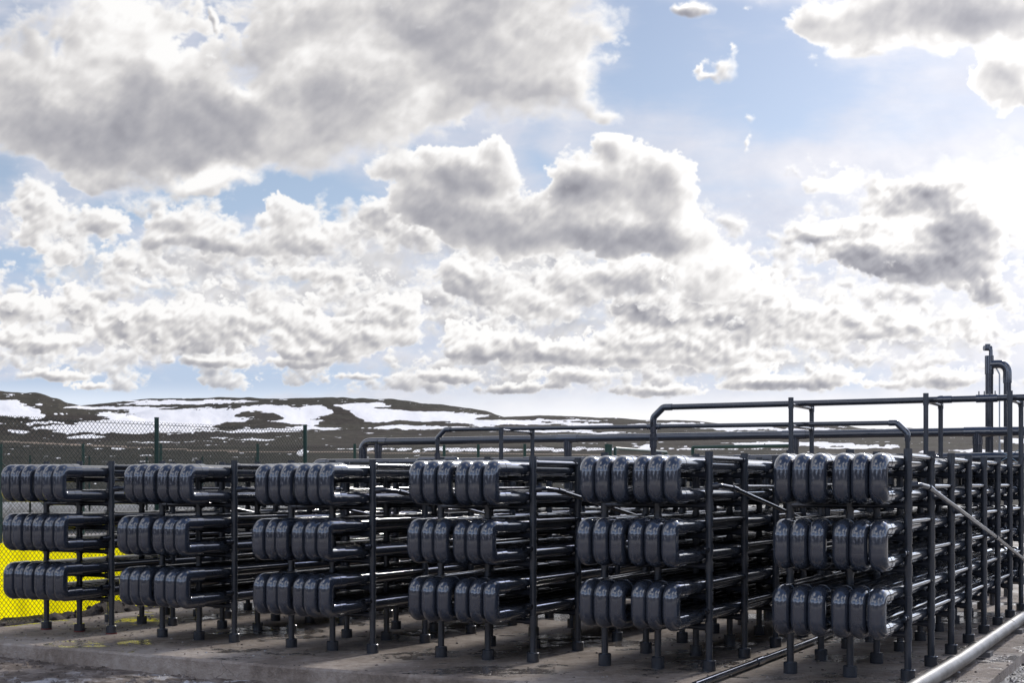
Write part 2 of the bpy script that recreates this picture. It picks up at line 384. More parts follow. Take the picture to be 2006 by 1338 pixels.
def link(name, me, parent=None, loc=(0, 0, 0), rz=0.0):
    o = bpy.data.objects.new(name, me); C.objects.link(o)
    if parent: o.parent = parent
    o.location = loc; o.rotation_euler = (0, 0, rz); return o
def tag(o, label, cat, group=None):
    o['label'] = label; o['category'] = cat
    if group: o['group'] = group
    return o
def thing(name, label, cat, loc=(0, 0, 0), rz=0.0, group=None):
    return tag(link(name, None, None, loc, rz), label, cat, group)
def struct(name, me, kind='structure'):
    o = link(name, me); o['kind'] = kind; return o

# ---------------------------------------------------------------- materials
def material(name, build):
    m = bpy.data.materials.new(name); m.use_nodes = True; t = m.node_tree; t.nodes.clear()
    g = NT(t); bs = g.n('ShaderNodeBsdfPrincipled'); out = g.n('ShaderNodeOutputMaterial')
    t.links.new(bs.outputs[0], out.inputs[0]); build(g, bs.inputs, out); return m
def bump(g, b, h, strength=.2, dist=.01):
    nd = g.n('ShaderNodeBump'); nd.inputs['Strength'].default_value = strength; nd.inputs['Distance'].default_value = dist
    g.put(nd.inputs['Height'], h); g.put(b['Normal'], nd.outputs[0])
def geo(g): return g.n('ShaderNodeNewGeometry').outputs

def pvc(name, base, rough=.22, dust_sheen=.25, spec=.6, coat=.5):
    def f(g, b, out):
        P = geo(g)['Position']; N = geo(g)['Normal']
        oi = g.n('ShaderNodeObjectInfo').outputs['Random']
        n1 = g.noise(P, 5.0, 6, .6); n2 = g.noise(P, 55.0, 4, .6)
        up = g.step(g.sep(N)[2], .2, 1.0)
        d = g.m('MULTIPLY', g.step(n1, .42, .72), dust_sheen)
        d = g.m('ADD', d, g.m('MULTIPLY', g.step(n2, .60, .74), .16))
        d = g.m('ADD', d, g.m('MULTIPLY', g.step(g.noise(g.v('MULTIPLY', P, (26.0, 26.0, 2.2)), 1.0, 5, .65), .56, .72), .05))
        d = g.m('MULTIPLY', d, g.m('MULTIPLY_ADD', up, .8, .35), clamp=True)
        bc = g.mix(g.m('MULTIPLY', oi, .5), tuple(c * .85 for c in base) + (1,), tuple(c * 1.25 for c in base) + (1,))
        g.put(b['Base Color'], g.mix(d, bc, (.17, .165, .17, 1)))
        g.put(b['Roughness'], g.m('ADD', g.m('MULTIPLY', d, .5), g.m('MULTIPLY_ADD', n1, .12, rough - .06)))
        g.put(b['Specular IOR Level'], spec); g.put(b['IOR'], 1.62)
        g.put(b['Coat Weight'], coat); g.put(b['Coat Roughness'], g.m('MULTIPLY_ADD', d, .35, .05))
        bump(g, b, g.noise(P, 18.0, 3, .5), .04, .004)
    return material(name, f)
M_PIPE = pvc('slate_plastic', (.034, .039, .050), .10, .24, .6, .4)  # dust plus extra grey on pipe tops, painted in for the sky's sheen
M_FIT = pvc('slate_plastic_fitting', (.034, .041, .057), .09, .10, .8, .6)
M_POST = pvc('slate_plastic_post', (.036, .042, .052), .20, .22, .5, .25)
M_BAR = pvc('slate_plastic_bar', (.026, .029, .037), .11, .06, .45, .15)

def _conc(g, b, out):
    P = geo(g)['Position']
    n1 = g.noise(P, .9, 7, .62); n2 = g.noise(P, 11.0, 8, .72); n3 = g.noise(P, 60.0, 3, .6)
    nz = g.sep(geo(g)['Normal'])[2]
    c = g.ramp(g.m('ADD', g.m('MULTIPLY', n1, .65), g.m('MULTIPLY', n2, .35)), [(.32, (.10, .080, .064)), (.45, (.25, .200, .160)), (.55, (.40, .335, .280)), (.68, (.57, .51, .45))])
    wet = g.m('MULTIPLY', g.step(g.m('ADD', g.noise(g.v('ADD', P, (4, 1, 0)), .75, 5, .6), g.m('MULTIPLY', g.m('SUBTRACT', g.noise(P, 5.0, 5, .65), .5), .45)), .52, .58), g.step(nz, .9, .99))
    c = g.mix(g.m('MULTIPLY', wet, .7), c, (.07, .063, .058, 1))
    c = g.mix(g.m('MULTIPLY', g.step(n3, .60, .75), .45), c, (.55, .52, .50, 1))
    vo = g.n('ShaderNodeTexVoronoi', feature='DISTANCE_TO_EDGE'); g.put(vo.inputs['Vector'], g.v('ADD', P, g.v('SCALE', g.noise(P, 2.5, 5, .6, col=True), .35))); vo.inputs['Scale'].default_value = .55
    crack = g.m('MULTIPLY', g.step(vo.outputs[0], .004, .0), g.step(n1, .45, .6))
    c = g.mix(g.m('MULTIPLY', crack, .7), c, (.03, .026, .022, 1))
    g.put(b['Base Color'], c)
    g.put(b['Roughness'], g.m('SUBTRACT', .86, g.m('MULTIPLY', wet, .72)))
    dry = g.m('SUBTRACT', 1.0, g.m('MULTIPLY', wet, .93))
    bump(g, b, g.m('MULTIPLY', g.m('ADD', n2, g.m('MULTIPLY', n3, .35)), dry), .8, .04)
M_CONC = material('weathered_concrete', _conc)

def _mud(g, b, out):
    P = geo(g)['Position']
    n1 = g.noise(P, 1.3, 8, .66); n2 = g.noise(g.v('ADD', P, (9, 4, 0)), 5.0, 7, .65); n3 = g.noise(P, 40, 4, .6)
    c = g.ramp(n2, [(.30, (.050, .038, .029)), (.48, (.16, .125, .100)), (.66, (.33, .28, .24))])
    fr = g.m('MULTIPLY', g.step(n1, .50, .60), g.step(n2, .44, .56))
    c = g.mix(g.m('MULTIPLY', fr, .75), c, (.56, .55, .55, 1))
    ice = g.step(g.noise(g.v('ADD', P, (1, 7, 0)), 1.6, 6, .6), .64, .67)
    c = g.mix(g.m('MULTIPLY', ice, .85), c, (.72, .74, .78, 1))
    g.put(b['Base Color'], c); g.put(b['Roughness'], g.m('SUBTRACT', .85, g.m('MULTIPLY', fr, .45)))
    bump(g, b, g.m('ADD', n2, g.m('MULTIPLY', n3, .3)), .8, .05)
M_MUD = material('frozen_mud', _mud)
def _soil(g, b, out):
    P = geo(g)['Position']; n2 = g.noise(P, 6.0, 7, .68)
    g.put(b['Base Color'], g.ramp(n2, [(.32, (.020, .015, .012)), (.5, (.050, .038, .030)), (.7, (.13, .105, .085))]))
    g.put(b['Roughness'], .9); bump(g, b, n2, 1.0, .06)
M_SOIL = material('dark_soil', _soil)

def _gravel(g, b, out):
    P = geo(g)['Position']
    vo = g.n('ShaderNodeTexVoronoi'); g.put(vo.inputs['Vector'], P); vo.inputs['Scale'].default_value = 38
    n = g.noise(P, 3, 5, .6)
    c = g.mix(vo.outputs['Color'], (.05, .045, .04, 1), (.27, .25, .23, 1))
    c = g.mix(g.step(n, .40, .62), c, (.09, .08, .07, 1))
    g.put(b['Base Color'], c); g.put(b['Roughness'], .30)
    bump(g, b, g.m('SUBTRACT', 1.0, vo.outputs['Distance']), 1.0, .03)
M_GRAVEL = material('wet_gravel', _gravel)

def _clad(g, b, out):
    P = geo(g)['Position']
    n = g.noise(P, 3, 6, .6); n2 = g.noise(P, 60, 3, .6)
    g.put(b['Base Color'], g.mix(g.step(n, .35, .7), (.085, .078, .066, 1), (.20, .19, .175, 1)))
    g.put(b['Metallic'], .15); g.put(b['Roughness'], g.m('MULTIPLY_ADD', n2, .3, .28))
    bump(g, b, n, .25, .02)
M_CLAD = material('pale_pipe_cladding', _clad)

def flat(name, col, rough=.5, metal=0.0):
    def f(g, b, out):
        n = g.noise(geo(g)['Position'], 14, 5, .6)
        g.put(b['Base Color'], g.mix(n, tuple(c * .7 for c in col) + (1,), tuple(min(1, c * 1.3) for c in col) + (1,)))
        g.put(b['Roughness'], rough); g.put(b['Metallic'], metal)
    return material(name, f)
M_GREEN = flat('green_coated_steel', (.010, .045, .028), .35)
M_WIRE = flat('green_coated_wire', (.022, .032, .022), .5)
M_STEEL = flat('galvanised_steel', (.42, .43, .44), .35, .8)
M_TIE = flat('blue_grey_wire', (.30, .42, .50), .5)
M_BLOCK = flat('concrete_block', (.16, .15, .14), .9)
M_RED = flat('red_oxide_band', (.16, .03, .025), .7)
M_WHITE = flat('white_painted_wall', (.75, .74, .70), .8)

def _yel(g, b, out):
    n = g.noise(geo(g)['Position'], 4, 5, .5)
    col = g.mix(n, (.95, .88, .01, 1), (1.0, .96, .02, 1))
    g.put(b['Base Color'], col); g.put(b['Roughness'], .6)
    tr = g.n('ShaderNodeBsdfTranslucent'); g.put(tr.inputs[0], col)
    mx = g.n('ShaderNodeMixShader'); mx.inputs[0].default_value = .92
    bs = [x for x in g.t.nodes if x.type == 'BSDF_PRINCIPLED'][0]
    g.t.links.new(bs.outputs[0], mx.inputs[1]); g.t.links.new(tr.outputs[0], mx.inputs[2]); g.t.links.new(mx.outputs[0], out.inputs[0])
M_YELLOW = material('yellow_sheeting', _yel)

def _dry(g, b, out):
    P = geo(g)['Position']; n = g.noise(g.v('MULTIPLY', P, (1, .35, 1)), 1.2, 8, .7)
    g.put(b['Base Color'], g.ramp(n, [(.32, (.12, .095, .07)), (.48, (.36, .31, .25)), (.6, (.60, .56, .50)), (.7, (.78, .77, .76))])); g.put(b['Roughness'], .9)
    bump(g, b, n, .8, .06)
# ---------------------------------------------------------------- ground
def zwave(x, y, s, seed=0.0, octs=4):
    return mnoise.fractal(Vector((x * s + seed, y * s - seed, seed)), 1.0, 2.0, octs)
def grid_mesh(name, us, vs, fz, mat, to_world=True):
    mb = MB(); nu, nv = len(us), len(vs)
    pts = [(world(u, v, fz(u, v)) if to_world else Vector((u, v, fz(u, v)))) for v in vs for u in us]
    mb.add(pts, [(j * nu + i, j * nu + i + 1, (j + 1) * nu + i + 1, (j + 1) * nu + i) for j in range(nv - 1) for i in range(nu - 1)])
    return mb.mesh(name, mat, 80)
def frange(a, b, st):
    n = max(1, int(round((b - a) / st))); return [a + (b - a) * i / n for i in range(n + 1)]

U6, V6, PITCH = -2.1628, 10.629, 1.6283
OL = {1: 0, 2: -.031, 3: .009, 4: .040, 5: .019, 6: -.036}
OT = {1: -.038, 2: -.004, 3: -.057, 4: -.033, 5: -.006, 6: .139}
OZ = {1: -.011, 2: -.014, 3: -.021, 4: -.005, 5: .022, 6: .029}
def slab_z(u):
    q = (u - U6) / PITCH + 6
    if q <= 1: return OZ[1]
    if q >= 6: return OZ[6]
    i = int(q); f = q - i; return OZ[i] * (1 - f) + OZ[i + 1] * f
SL_U0, SL_U1, SL_V0, SL_V1 = -11.85, -1.62, 9.50, 19.8
mb = MB()
us = frange(SL_U0, SL_U1, .33)
top0 = [world(u, SL_V0 + .02 * zwave(u, 0, 2.5, 3), slab_z(u)) for u in us]
nu = len(us)
rows = []
for v in frange(SL_V0, SL_V1, .5):
    rows.append([(p if abs(v - SL_V0) < 1e-6 else world(u, v, slab_z(u))) for u, p in zip(us, top0)])
lip = [world(u, SL_V0 - .02 + .02 * zwave(u, 0, 2.5, 3), slab_z(u) - .02) for u in us]
foot = [world(u, SL_V0 - .03, -.6) for u in us]
allrows = [foot, lip] + rows
mb.add([p for r_ in allrows for p in r_], [(j * nu + i, j * nu + i + 1, (j + 1) * nu + i + 1, (j + 1) * nu + i) for j in range(len(allrows) - 1) for i in range(nu - 1)])
for u, flip in ((SL_U0, 1), (SL_U1, 0)):
    a = [world(u, SL_V0 - .03, -.6), world(u, SL_V0, slab_z(u)), world(u, SL_V1, slab_z(u)), world(u, SL_V1, -.6)]
    mb.add(a, [(0, 1, 2, 3) if not flip else (3, 2, 1, 0)])
struct('concrete_slab', mb.mesh('concrete_slab', M_CONC, 30))

def near_z(u, v):
    z = -.165 + .035 * zwave(u, v, 1.2, 5) + .022 * zwave(u, v, 4.5, 9, 3) + .012 * zwave(u, v, 13, 2, 2)
    if u < SL_U0 + .05:                       # the soil bank between slab and fence
        k = min(1, (SL_U0 + .05 - u) / .5)
        bank = max(0, 1 - abs(u + 12.25) / .55)
        z += k * bank * (.20 + .20 * zwave(u, v, 1.9, 8) + .05 * zwave(u, v, 8, 3)) * min(1, max(0, (v - 10.2) / 1.5))
        z -= max(0, -12.6 - u) * .05 if u > -16 else .17
    return z
# one sheet under everything that stays just below the finer patches
def far_ground(u, v): return -.36
struct('ground', grid_mesh('ground', [-400, -200, -100, -60, -30, 0, 30, 60, 100, 200, 400], [-200, -60, -10, 20, 40, 60, 75], lambda x, y: -.40, material('dry_stubble', _dry), False))
struct('muddy_ground', grid_mesh('muddy_ground', [-40, -30, -24, -20] + frange(-19, -3.0, .06) + [0, 6, 14], [-12, -6, 0, 3, 5] + frange(7.2, 9.55, .055), near_z, M_MUD))
struct('soil_bank', grid_mesh('soil_bank', frange(-14.5, -11.84, .06), frange(9.5, 24, .07), near_z, M_SOIL))
struct('gravel_yard', grid_mesh('gravel_yard', frange(-1.64, 4.0, .08), frange(8.0, 24, .09), lambda u, v: -.05 + .02 * zwave(u, v, 3, 4) + .012 * zwave(u, v, 14, 4, 2), M_GRAVEL))

# ---------------------------------------------------------------- hills
SKYLINE = {
 'far':  [(-900, 812), (-300, 806), (100, 806), (160, 799), (250, 789), (300, 785), (400, 783), (480, 783), (600, 800), (800, 830), (960, 824), (1000, 822), (1060, 819.5), (1110, 820), (1200, 824), (1290, 829), (1370, 831), (1420, 836), (1500, 836), (1600, 838), (1650, 840), (1720, 850), (1900, 852), (2006, 851), (2600, 850), (3000, 852)],
 'main': [(-900, 850), (100, 850), (200, 836), (240, 822), (300, 808), (400, 796), (480, 788), (560, 786), (620, 787.5), (700, 787), (760, 790), (800, 795), (850, 800), (900, 806), (950, 814), (990, 826), (1040, 836), (1200, 844), (1500, 848), (2006, 856), (3000, 856)],
 'left': [(-900, 770), (-300, 765), (0, 773), (40, 775), (75, 779), (110, 788), (135, 797), (180, 806), (230, 815), (290, 826), (340, 836), (420, 850), (600, 856), (3000, 862)],
}
def interp(tab, x):
    if x <= tab[0][0]: return tab[0][1]
    for (x0, y0), (x1, y1) in zip(tab, tab[1:]):
        if x <= x1:
            f = (x - x0) / (x1 - x0); f = f * f * (3 - 2 * f) * .5 + f * .5
            return y0 + (y1 - y0) * f
    return tab[-1][1]
BASE = [(55, 985), (75, 945), (120, 912), (200, 893), (300, 872), (420, 860), (600, 856)]
def hill_height(x, r):
    """height of the land at bearing x and distance r"""
    m = (x - W_PX / 2) / F_PX; cosb = 1 / math.sqrt(1 + m * m)
    Yd = r * cosb
    yb = interp(BASE, r) + (.0 if x < 900 else min(6, (x - 900) * .012))
    z = EYE + (HORIZON - yb) * Yd / F_PX
    if r < 56: z = -.395
    for key, rc, w0, w1 in (('left', 560, 230, 200), ('main', 760, 340, 250), ('far', 1300, 420, 500)):
        yc = interp(SKYLINE[key], x)
        zc = EYE + (HORIZON - yc) * (rc * cosb) / F_PX
        t = (r - rc) / (w0 if r < rc else w1)
        if abs(t) < 1:
            k = (1 - t * t) ** 2 if r > rc else (math.cos(t * math.pi) * .5 + .5)
            zb = EYE + (HORIZON - interp(BASE, r)) * Yd / F_PX
            z = max(z, zb + (zc - zb) * k)
    if r > 430: z += 1.1 * zwave(x, r, .012, 3, 4)
    return z
SNOW = [ (300, 822, 60, 3, .5), (470, 845, 90, 2, .7), (640, 830, 30, 3, -.8), (780, 824, 40, 2, -.8), (880, 826, 40, 1.6, -.8), (350, 818, 30, 1.5, -.7), (400, 826, 26, 1.5, -.7), (430, 820, 16, 2, -.6), (740, 800, 18, 1.5, -.6), (900, 831, 60, 1.4, -.7),  # x, y, rx, ry, weight  (bearing and height of each drift as surveyed; negative = bare)
 (15, 792, 34, 9, 1.2), (40, 806, 30, 11, 1.2), (10, 808, 26, 8, 1.0), (70, 817, 16, 5, .9), (60, 829, 110, 1.6, .9), (110, 812, 16, 2, .8), (76, 792, 5, 2, .8), (160, 821, 14, 2, .6),
 (100, 838, 40, 4, .8), (40, 846, 30, 4, .9), (130, 846, 34, 3, .9), (170, 855, 50, 3, .9),
 (300, 786, 90, 1.8, 1.1), (230, 799, 100, 3.4, 1.2), (410, 786, 90, 3, 1.0), (210, 813, 30, 6, .8), (290, 806, 50, 4, .9), (350, 790, 110, 3.0, .9),
 (220, 838, 90, 14, 1.2), (320, 828, 110, 20, 1.4), (410, 815, 80, 16, 1.3), (460, 830, 60, 8, .8), (500, 800, 40, 6, 1.0), (545, 806, 36, 12, 1.2), (580, 820, 50, 16, 1.3), (620, 805, 34, 12, 1.2), (520, 843, 60, 4, .9),
 (480, 812, 28, 5, -1.5), (510, 804, 20, 4, -.7), (530, 815, 28, 7, -1.8), (455, 832, 34, 7, -1.6), (500, 829, 34, 5, -1.4), (545, 832, 44, 5, -1.3), (250, 853, 60, 3, -1.2), (180, 848, 30, 2, -1),
 (720, 805, 60, 16, 1.3), (690, 794, 40, 5, .9), (760, 815, 80, 14, 1.3), (840, 818, 80, 12, 1.2), (900, 820, 60, 10, 1.1), (950, 828, 50, 7, 1.0), (760, 836, 90, 4, .9), (860, 839, 120, 3, .8), (620, 840, 60, 3, .8),
 (655, 805, 14, 16, -1.6), (690, 822, 26, 12, -1.8), (670, 812, 20, 10, -1.2), (800, 801, 80, 4, -1.0), (820, 827, 60, 5, -1.4), (720, 834, 60, 4, -1.2), (950, 821, 26, 3, -1.4), (640, 790, 50, 3, -1.0),
 (1020, 826, 40, 3, 1.0), (1080, 830, 80, 2, 1.0), (1100, 824, 90, 2, .8), (1180, 833, 90, 2.2, 1.0), (1330, 831, 60, 2.4, 1.1), (1260, 838, 80, 2, .8), (1440, 839, 70, 3, .9), (1560, 841, 70, 2.5, 1.0), (1080, 845, 80, 2.6, 1.0), (1180, 848, 60, 2, .7), (1480, 847, 60, 3, .8),
 (1100, 880, 460, 1.5, 1.0), (960, 883, 240, 1.4, .8), (595, 887, 8, 4, 1.3), (1268, 875, 16, 5, 1.4), (1620, 870, 60, 3, 1.1), (1690, 877, 80, 2, 1.0), (1840, 873, 50, 1.6, 1.1), (1930, 884, 60, 4, 1.2), (1990, 864, 30, 5, 1.1), (500, 862, 40, 2, .8), (220, 880, 60, 1.2, .6), (440, 858, 30, 1.4, .7), (300, 866, 140, 1.0, .5), (1540, 868, 100, 2.2, .9), (1800, 884, 40, 2, .8),
]
def snow_at(x, y, wx, wy):
    X, Y = x + wx, y + wy; s = 0.0
    for bx, by, rx, ry, w in SNOW:
        dx = (X - bx) / (rx * 1.25)
        if abs(dx) > 1: continue
        dy = (Y - by) / (ry * 1.25)
        if abs(dy) > 1: continue
        q = 1 - math.sqrt(dx * dx + dy * dy)
        if q > 0: s += w * q * 2
    return s
def build_hills():
    xs = frange(-260, 2270, 2.6)
    xs = [-6000, -3500, -2200, -1500, -900, -500] + xs + [2500, 2900, 3500, 4500, 6500, 9000]
    rs = [56 * (1.045 ** i) for i in range(0, 45)]
    rs = [r for r in rs if r < 330] + frange(335, 800, 4.2) + frange(810, 1320, 11) + [1400, 1550, 1750, 2000]
    vs, sn, fld = [], [], []
    for r in rs:
        for x in xs:
            m = (x - W_PX / 2) / F_PX; cb = 1 / math.sqrt(1 + m * m)
            z = hill_height(x, r); Yd = r * cb
            vs.append((r * m * cb, Yd, z))
            y = HORIZON - (z - EYE) * F_PX / Yd
            wx = 16 * mnoise.fractal(Vector((x * .02, y * .07, 1)), 1, 2, 4); wy = 3.0 * mnoise.fractal(Vector((x * .025, y * .10, 7)), 1, 2, 4)
            s = snow_at(x, y, wx, wy) + .55 * mnoise.fractal(Vector((x * .03, y * .34, 3)), 1, 2, 5) + .42 * mnoise.fractal(Vector((x * .11, y * .95, 13)), 1, 2, 3)
            if x < -200 or x > 2200: s += .5 * mnoise.fractal(Vector((x * .004, y * .1, 5)), 1, 2, 4)
            sn.append(s)
            # 0 bare brown plough, 1 olive stubble, 2 tan track
            f = 0.0
            yl = 866 + (x * .045 if x < 420 else 19 + (x - 420) * .01)
            if y > yl: f = 1.0
            elif y > yl - 3: f = 2.0
            if y < 800 and 300 < x < 1000: f = 1.0
            fld.append(f)
    nx = len(xs); fs = [(j * nx + i, j * nx + i + 1, (j + 1) * nx + i + 1, (j + 1) * nx + i) for j in range(len(rs) - 1) for i in range(nx - 1)]
    mb = MB(); mb.add(vs, fs); me = mb.mesh('hills', None, 80)
    for nm, data in (('snow', sn), ('field', fld)):
        at = me.attributes.new(nm, 'FLOAT', 'POINT'); at.data.foreach_set('value', data)
    def f(g, b, out):
        P = geo(g)['Position']
        s = g.n('ShaderNodeAttribute', attribute_name='snow').outputs['Fac']; fl = g.n('ShaderNodeAttribute', attribute_name='field').outputs['Fac']
        sc = g.v('MULTIPLY', P, (1.0, .5, 3.0))
        n = g.noise(sc, .05, 8, .66); n2 = g.noise(sc, .5, 6, .65)
        s = g.m('ADD', s, g.m('MULTIPLY', g.m('SUBTRACT', n, .5), .9))
        s = g.m('ADD', s, g.m('MULTIPLY', g.m('SUBTRACT', n2, .5), .45))
        s = g.m('ADD', s, g.m('MULTIPLY', g.m('SUBTRACT', g.noise(g.v('MULTIPLY', P, (1.0, .3, 5.0)), .14, 7, .7), .5), .7))
        k = g.step(s, .38, .56)
        br = g.ramp(n2, [(.3, (.011, .007, .005)), (.5, (.022, .015, .010)), (.7, (.052, .036, .025))])
        ol = g.ramp(n2, [(.3, (.012, .010, .006)), (.5, (.022, .019, .011)), (.72, (.055, .045, .028))])
        tn = (.26, .20, .15, 1)
        br = g.mix(g.step(g.noise(sc, .03, 6, .6), .40, .60), br, g.ramp(n2, [(.3, (.022, .019, .012)), (.55, (.045, .038, .024)), (.75, (.10, .085, .06))]))
        c = g.mix(g.step(fl, .3, .7), br, ol); c = g.mix(g.step(fl, 1.3, 1.7), c, tn)
        g.put(b['Base Color'], g.mix(k, c, (.95, .92, .89, 1))); g.put(b['Roughness'], .9); g.put(b['Specular IOR Level'], .15)
        bump(g, b, n2, .5, .8)
    me.materials.append(material('plough_and_snow', f))
    struct('hills', me)
build_hills()
# unseen rise of land, added behind the viewer to darken reflections in the bends
def build_unseen_hills():
    mb = MB(); azs = frange(27, 333, 3); rs = [90, 130, 190, 260, 340, 430, 520]
    vs = []
    for r in rs:
        for a in azs:
            e = math.sin(math.pi * min(1, (a - 27) / 30.0) / 2) * math.sin(math.pi * min(1, (333 - a) / 30.0) / 2)
            t = (r - 90) / 340.0
            z = -.4 + 46 * e * (t if t < 1 else 2 - t) * (1 + .35 * math.sin(a * .11) + .15 * math.sin(a * .31))
            vs.append((r * math.sin(R(a)), r * math.cos(R(a)), z))
    n = len(azs); mb.add(vs, [(j * n + i, j * n + i + 1, (j + 1) * n + i + 1, (j + 1) * n + i) for j in range(len(rs) - 1) for i in range(n - 1)])
    def f(g, b, out):
        P = geo(g)['Position']; n_ = g.noise(g.v('MULTIPLY', P, (1, 1, 4)), .02, 8, .65)
        g.put(b['Base Color'], g.mix(g.step(n_, .56, .60), (.03, .022, .017, 1), (.8, .8, .84, 1))); g.put(b['Roughness'], .9)
    struct('hills', mb.mesh('hills', material('plough_and_snow', f), 80))
build_unseen_hills()
# ---------------------------------------------------------------- pipe racks
ZU, ZL, TIER, SP = 1.696, 1.4457, .5009, .9315
W_R, W_M = .9245, .482
LOOP_U = [.125, .263, .401, .573, .710, .847]
R_PIPE, R_FIT, R_POST, R_BAR = .058, .0685, .029, .0225
BAR_Z = [(1.748, 1.510), (1.235, .995), (.720, .490)]     # even bays, odd bays
CROSS_Z = [ZU - .087, ZL - .087]
TOP = 1.80
ORD = ['leftmost', 'second', 'third', 'fourth', 'fifth', 'rightmost']

def post_mesh(name, h, bar_z):
    mb = MB(); mb.tube([(0, 0, .02), (0, 0, h)], R_POST, 16)
    for z in bar_z: mb.tube([(0, 0, z - .045), (0, 0, z + .045)], R_POST + .005, 16)
    mb.tube([(0, 0, h - .05), (0, 0, h + .004)], R_POST + .0035, 16)
    return mb.mesh(name, M_POST)
ALLZ = [z for a in BAR_Z for z in a]; CZ = [z - k * TIER for k in range(3) for z in CROSS_Z]
ME_POST = post_mesh('post', TOP, [z for z in CZ] + ALLZ)
mb = MB(); mb.tube([(0, 0, -.03), (0, 0, .082)], .056, 24); mb.tube([(0, 0, .082), (0, 0, .088)], [.056, .050], 24)
ME_FOOT = mb.mesh('foot', M_POST)
mb = MB(); mb.tube([(0, 0, -.012), (0, 0, .012)], .0585, 20); ME_BAND = mb.mesh('band', M_RED)
mb = MB(); mb.tube([(-W_R, 0, 0), (0, 0, 0)], R_BAR, 12); mb.tube([(-W_R, 0, 0), (-W_R + .075, 0, 0)], R_BAR + .007, 12); mb.tube([(-.075, 0, 0), (0, 0, 0)], R_BAR + .007, 12)
mb.tube([(W_M - W_R - .06, 0, 0), (W_M - W_R + .06, 0, 0)], R_BAR + .007, 12)
ME_CROSS = mb.mesh('crossbar', M_BAR)
mb = MB(); mb.tube([(0, 0, 0), (0, SP, 0)], R_BAR, 12); mb.tube([(0, 0, 0), (0, .07, 0)], R_BAR + .007, 12); mb.tube([(0, SP - .07, 0), (0, SP, 0)], R_BAR + .007, 12)
ME_RAIL = mb.mesh('side_rail', M_BAR)
mb = MB(); mb.pipe_open((0, -.01, 0), (-.005, -.10, 0), .0275); mb.tube([(0, 0, 0), (-.002, -.05, 0)], .033, 16)
ME_STUB = mb.mesh('open_stub', M_BAR)
DRAIN = fillet([(0, 0, 1.512), (.085, .05, 1.522), (.105, .30, 1.505), (.105, 3.9, .975), (.105, 7.3, .44)], .10, 5)
def drain_mesh():
    mb = MB(); mb.tube(DRAIN, .0205, 14)
    mb.tube([(0, 0, 1.512), (.07, .042, 1.520)], .031, 14)
    k = (Vector(DRAIN[-3]) if False else Vector((.105, 3.9, .975)))
    d = (Vector((.105, .30, 1.505)) - k).normalized()
    mb.tube([k + d * .07, k, k + Vector((0, .07, -.0110))], .026, 14)
    mb.tube([(.105, .30, 1.505), (.105, .42, 1.4873)], .027, 14)
    mb.tube([(.105, 7.3, .44), (.105, 7.3, .02)], .0235, 12)
    return mb.mesh('sloping_drain', M_BAR)
ME_DRAIN = drain_mesh()
mb = MB(); mb.tube([(.105, 0, 0), (0, 0, 0)], .012, 8); ME_HANG = mb.mesh('drain_bracket', M_BAR)
TALL = {(2, 'R'): (2.32, [2.29]), (5, 'L'): (2.58, [2.495, 2.235]), (6, 'L'): (2.585, [2.495]), (6, 'R'): (2.585, [2.495])}
ME_TALL = {k: post_mesh('post', h, CZ + ALLZ + zz) for k, (h, zz) in TALL.items()}

def build_rack(b):
    p = world(U6 - (6 - b) * PITCH + OL[b], V6 + OT[b], OZ[b])
    if b in (1, 6): pos = '%s of the six dark grey plastic pipe racks' % ORD[b - 1]
    else: pos = '%s dark grey plastic pipe rack counted from the left' % ORD[b - 1]
    extra = {1: ', nearest the yellow sheeting', 6: ', beside the pale ground pipe'}.get(b, '')
    root = thing('pipe_rack', pos + extra, 'pipe rack', p, -TH, 'six pipe racks standing side by side on the slab')
    for i in range(8):
        for nm, x in (('L', -W_R), ('M', W_M - W_R), ('R', .008)):
            me = ME_TALL.get((b, nm)) if i >= 6 else None
            o = link('post', me or ME_POST, root, (x + .002 * random.uniform(-1, 1), i * SP, 0))
            o['_'] = 0; del o['_']
            ft = link('foot', ME_FOOT, o, (0, 0, 0))
            if b == 1 and i == 0: link('band', ME_BAND, ft if False else o, (0, 0, .0))
        for z in CZ: link('crossbar', ME_CROSS, root, (0, i * SP, z))
        if i < 7:
            for k in range(3):
                for x in (0.0, -W_R):
                    link('side_rail', ME_RAIL, root, (x, i * SP, BAR_Z[k][i % 2]))
    for k in (1, 2): link('open_stub', ME_STUB, root, (-.005, -.02, BAR_Z[k][1]))
    link('sloping_drain', ME_DRAIN, root)
    for k in range(6): 
        y = .9315 * (k + 1); z = 1.505 - (y - .3) * .1472 if y < 3.9 else .975 - (y - 3.9) * .1574
        link('drain_bracket', ME_HANG, root, (0, y, z))
    for (bb, nm), (h, zz) in TALL.items():
        if bb == b:
            for z in zz: link('pipe_support_bar', ME_RAIL, root, (-W_R if nm == 'L' else 0, 6 * SP, z))
    return root

